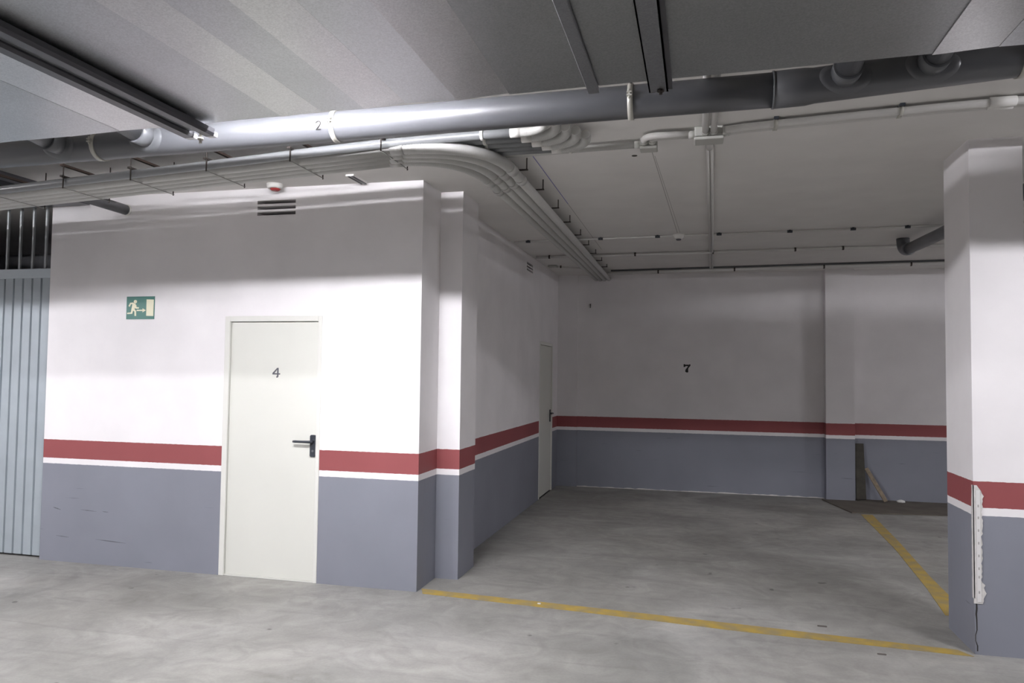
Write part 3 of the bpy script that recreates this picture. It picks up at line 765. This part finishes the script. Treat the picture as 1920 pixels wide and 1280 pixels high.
# three conduits crossing the bay ceiling
A = lambda x: 2.68 - .045 * x
run([(x, A(x), 3.084) for x in (.06, 2, 4, 7, 10.3)], .010, 'thin ceiling conduit with black clips crossing the bay at the smoke detector', 'paint',
    [(x, A(x), 3.084) for x in (.22, 1.02, 1.62, 2.24, 2.92, 3.50, 3.98, 5.0)], 'black', cw=.05)
Bf = lambda x: 3.74 - .03 * x
run([(x, Bf(x), 3.076) for x in (.08, 2, 4, 7, 10.3)], .017, 'middle ceiling conduit crossing the bay behind the smoke detector', 'paint',
    [(x, Bf(x), 3.076) for x in (.25, 1.3, 2.2, 3.1, 3.6, 4.8)], 'rod')
Cf = lambda x: 5.22 - .075 * x
run([(x, Cf(x), 3.055) for x in (.80, 2, 4, 7, 10.3)], .022, 'rear ceiling conduit crossing the bay just before the back wall', 'paint',
    [(x, Cf(x), 3.055) for x in (1.5, 2.5, 3.6, 4.6, 5.8)], 'rod')
run([(x, Cf(x) + .0, 3.088) for x in (.85, 2, 4, 7, 10.3)], .014, 'thin dark tube just above the rear ceiling conduit near the back wall', 'pvc')  # dark line drawn as a tube over the rear conduit
run([(.20, 4.62, 3.08), (.56, 4.82, 3.08)], .010, 'short thin conduit from the small white box to the rack in the back left corner', 'paint', [(.23, 4.635, 3.08)], 'rust')
jb(.13, 4.60, .12, .10, .03, 'small white box on the ceiling in the back left corner', None)

# smoke detector, alarm, small ceiling bar
t = thing('smoke_detector', 'round white smoke detector on the bay ceiling', 'smoke detector', (1.836, 2.60, 3.04))
build(MB().lathe((1.836, 2.60, 3.05), [(.030, 0), (.045, .012), (.056, .03), (.060, .05)], 24), 'detector_base', M['white'], t)
build(MB().lathe((1.836, 2.60, 3.036), [(.020, 0), (.026, .006), (.028, .016)], 20), 'sensor', M['inkdark'], t)
t = thing('alarm_beacon', 'small cream and red alarm light on the ceiling above the wall vent', 'alarm', (-1.20, -.10, 3.04))
build(MB().lathe((-1.20, -.11, 3.062), [(.052, 0), (.062, .014), (.064, .038)], 24), 'alarm_base', M['white'], t)
build(MB().lathe((-1.195, -.11, 3.046), [(.026, 0), (.038, .008), (.040, .017)], 20), 'red_lens', M['redp'], t)
t = thing('ceiling_bar', 'short grey metal bar fixed to the ceiling in front of the door wall', 'bar', (-.48, -.16, 3.07))
build(MB().box((-.515, -.27, 3.085), (-.450, -.04, H)), 'bar_body', M['white'], t)
build(MB().box((-.498, -.27, 3.079), (-.486, -.04, 3.085)).box((-.470, -.27, 3.079), (-.452, -.04, 3.085)), 'bar_ribs', M['rail'], t)
# pipe stub out of the wall at left
t = thing('wall_pipe', 'short dark grey pipe entering the white wall under the conduits at left', 'pipe', (-2.66, -.1, 2.97))
build(MB().tube([(-2.665, .02, 2.975), (-2.665, -.52, 2.985)], .043, 24), 'pipe_run', M['pvc'], t)
build(MB().ring((-2.665, -.008, 2.975), (0, 1, 0), .043, .052, .016, 28), 'wall_collar', M['white'], t)
# dark pipe on the right behind the pillar
t = thing('corner_pipe', 'dark grey pipe with an elbow under the ceiling behind the right pillar', 'pipe', (4.2, 1.5, 2.9))
build(MB().tube([(4.13, 3.12, 2.965), (4.20, 2.3, 2.968), (4.30, .6, 2.975), (4.45, -1.4, 2.985)], .056, 24), 'pipe_run', M['pvc'], t)
build(MB().tube(bez((4.135, 3.05, 2.965), (4.125, 3.20, 2.965), (4.12, 3.24, 2.985), (4.118, 3.25, H), 12), .064, 24), 'elbow', M['pvc'], t)
build(MB().tube([(4.22, 2.05, 3.02), (4.22, 2.05, H)], .005, 8), 'hanger_rod', M['rod'], t)

# chalk and pencil lines on the ceiling (marks on its surface)
def strip(p, q, w):
    p = Vector(p); q = Vector(q); d_ = (q - p).normalized(); s_ = Vector((-d_.y, d_.x, 0)) * w / 2
    return MB().quad([p - s_, q - s_, q + s_, p + s_])
zc = H - .0008
tag(build(strip((.953, -.72, zc), (.945, 1.0, zc), .007), 'chalk_line', M['blue'], ceiling), 'blue chalk line')
build(strip((.945, 1.0, zc), (.935, 3.4, zc), .006), 'chalk_line', M['pencil'], ceiling)
build(strip((1.734, -.58, zc), (1.825, 2.5, zc), .006), 'chalk_line', M['pencil'], ceiling)
build(strip((1.752, -.30, zc), (1.852, 2.5, zc), .004), 'chalk_line', M['pencil'], ceiling)
build(MB().lathe((1.62, -.33, H-.002), [(.018, 0), (.02, .002)], 10), 'stain', M['plank'], ceiling)

# ------------------------------------------------------------------ lamps
def lamp(cx, cy, label, ax='x', z=3.052, m='tube'):
    L_ = 1.26
    t = thing('fluorescent_lamp', label, 'lamp', (cx, cy, z), 'fluorescent ceiling battens')
    def B(a, b):
        if ax == 'x': return (cx + a[0], cy + a[1], a[2]), (cx + b[0], cy + b[1], b[2])
        return (cx - b[1], cy + a[0], a[2]), (cx - a[1], cy + b[0], b[2])
    bevel(build(MB().box(*B((-L_/2, -.05, H-.035), (L_/2, .05, H))), 'housing', M['white'], t), .004)
    for s_ in (-1, 1):
        build(MB().box(*B((s_*L_/2 - (.03 if s_ > 0 else 0), -.045, z-.016), (s_*L_/2 + (.03 if s_ < 0 else 0), .045, H-.034))), 'lamp_holder', M['white'], t)
    for s_ in (-.026, .026):
        p = [Vector((-.59, s_, 0)), Vector((.59, s_, 0))]
        if ax == 'x': p = [(cx + v.x, cy + v.y, z) for v in p]
        else: p = [(cx + v.y, cy + v.x, z) for v in p]
        build(MB().tube(p, .013, 10), 'tube', M[m], t)
    return t
LY = -2.60
lamp(.10, LY, 'fluorescent batten on the ceiling hidden between the air duct and drain pipe')
lamp(5.45, LY, 'fluorescent batten on the ceiling to the right beyond the pillar', m='tubec')
lamp(-5.1, LY, 'added fill batten on the ceiling to the left in front of the metal gate', m='tubee')  # added out of view as general fill from the left
lamp(-2.5, -6.6, 'added fill batten on the ceiling behind the camera at left', m='tubeb')  # added behind the camera, unseen, for general fill
lamp(4.5, -7.2, 'added fill batten on the ceiling behind the camera at right', m='tubed')  # second unseen fill lamp added behind the camera, kept low
lamp(8.6, 2.6, 'added fill batten on the ceiling of the far right bays, past the pillar', ax='y', m='tubef')  # unseen lamp put in to brighten the recess from the right

# ------------------------------------------------------------------ world, camera, view
w = bpy.data.worlds.new('world'); S.world = w; w.use_nodes = True
w.node_tree.nodes['Background'].inputs[0].default_value = (0, 0, 0, 1)
F, YAW, PITCH, ROLL = 1416.9923, .2422, .0427, .0124
cam = bpy.data.cameras.new('camera'); co = bpy.data.objects.new('camera', cam); COL.objects.link(co)
cam.sensor_fit = 'HORIZONTAL'; cam.sensor_width = 36; cam.lens = 36 * F / 1920
fwv = Vector((-math.sin(YAW)*math.cos(PITCH), math.cos(YAW)*math.cos(PITCH), math.sin(PITCH)))
rt = Vector((math.cos(YAW), math.sin(YAW), 0)); up = rt.cross(fwv)
rt2 = rt*math.cos(ROLL) + up*math.sin(ROLL); up2 = up*math.cos(ROLL) - rt*math.sin(ROLL)
mtx = Matrix((( rt2.x, up2.x, -fwv.x, 2.0381), (rt2.y, up2.y, -fwv.y, -5.3754), (rt2.z, up2.z, -fwv.z, 1.6326), (0, 0, 0, 1)))
co.matrix_world = mtx; cam.clip_start = .05
S.camera = co
vs = S.view_settings
S.display_settings.display_device = 'sRGB'
vs.view_transform = 'Standard'; vs.look = 'None'; vs.gamma = 1; vs.use_curve_mapping = False; vs.exposure = 0
S.cycles.use_denoising = True
S.cycles.max_bounces = 10; S.cycles.diffuse_bounces = 6; S.cycles.glossy_bounces = 4
S.cycles.sample_clamp_indirect = 6
S.cycles.caustics_reflective = False; S.cycles.caustics_refractive = False
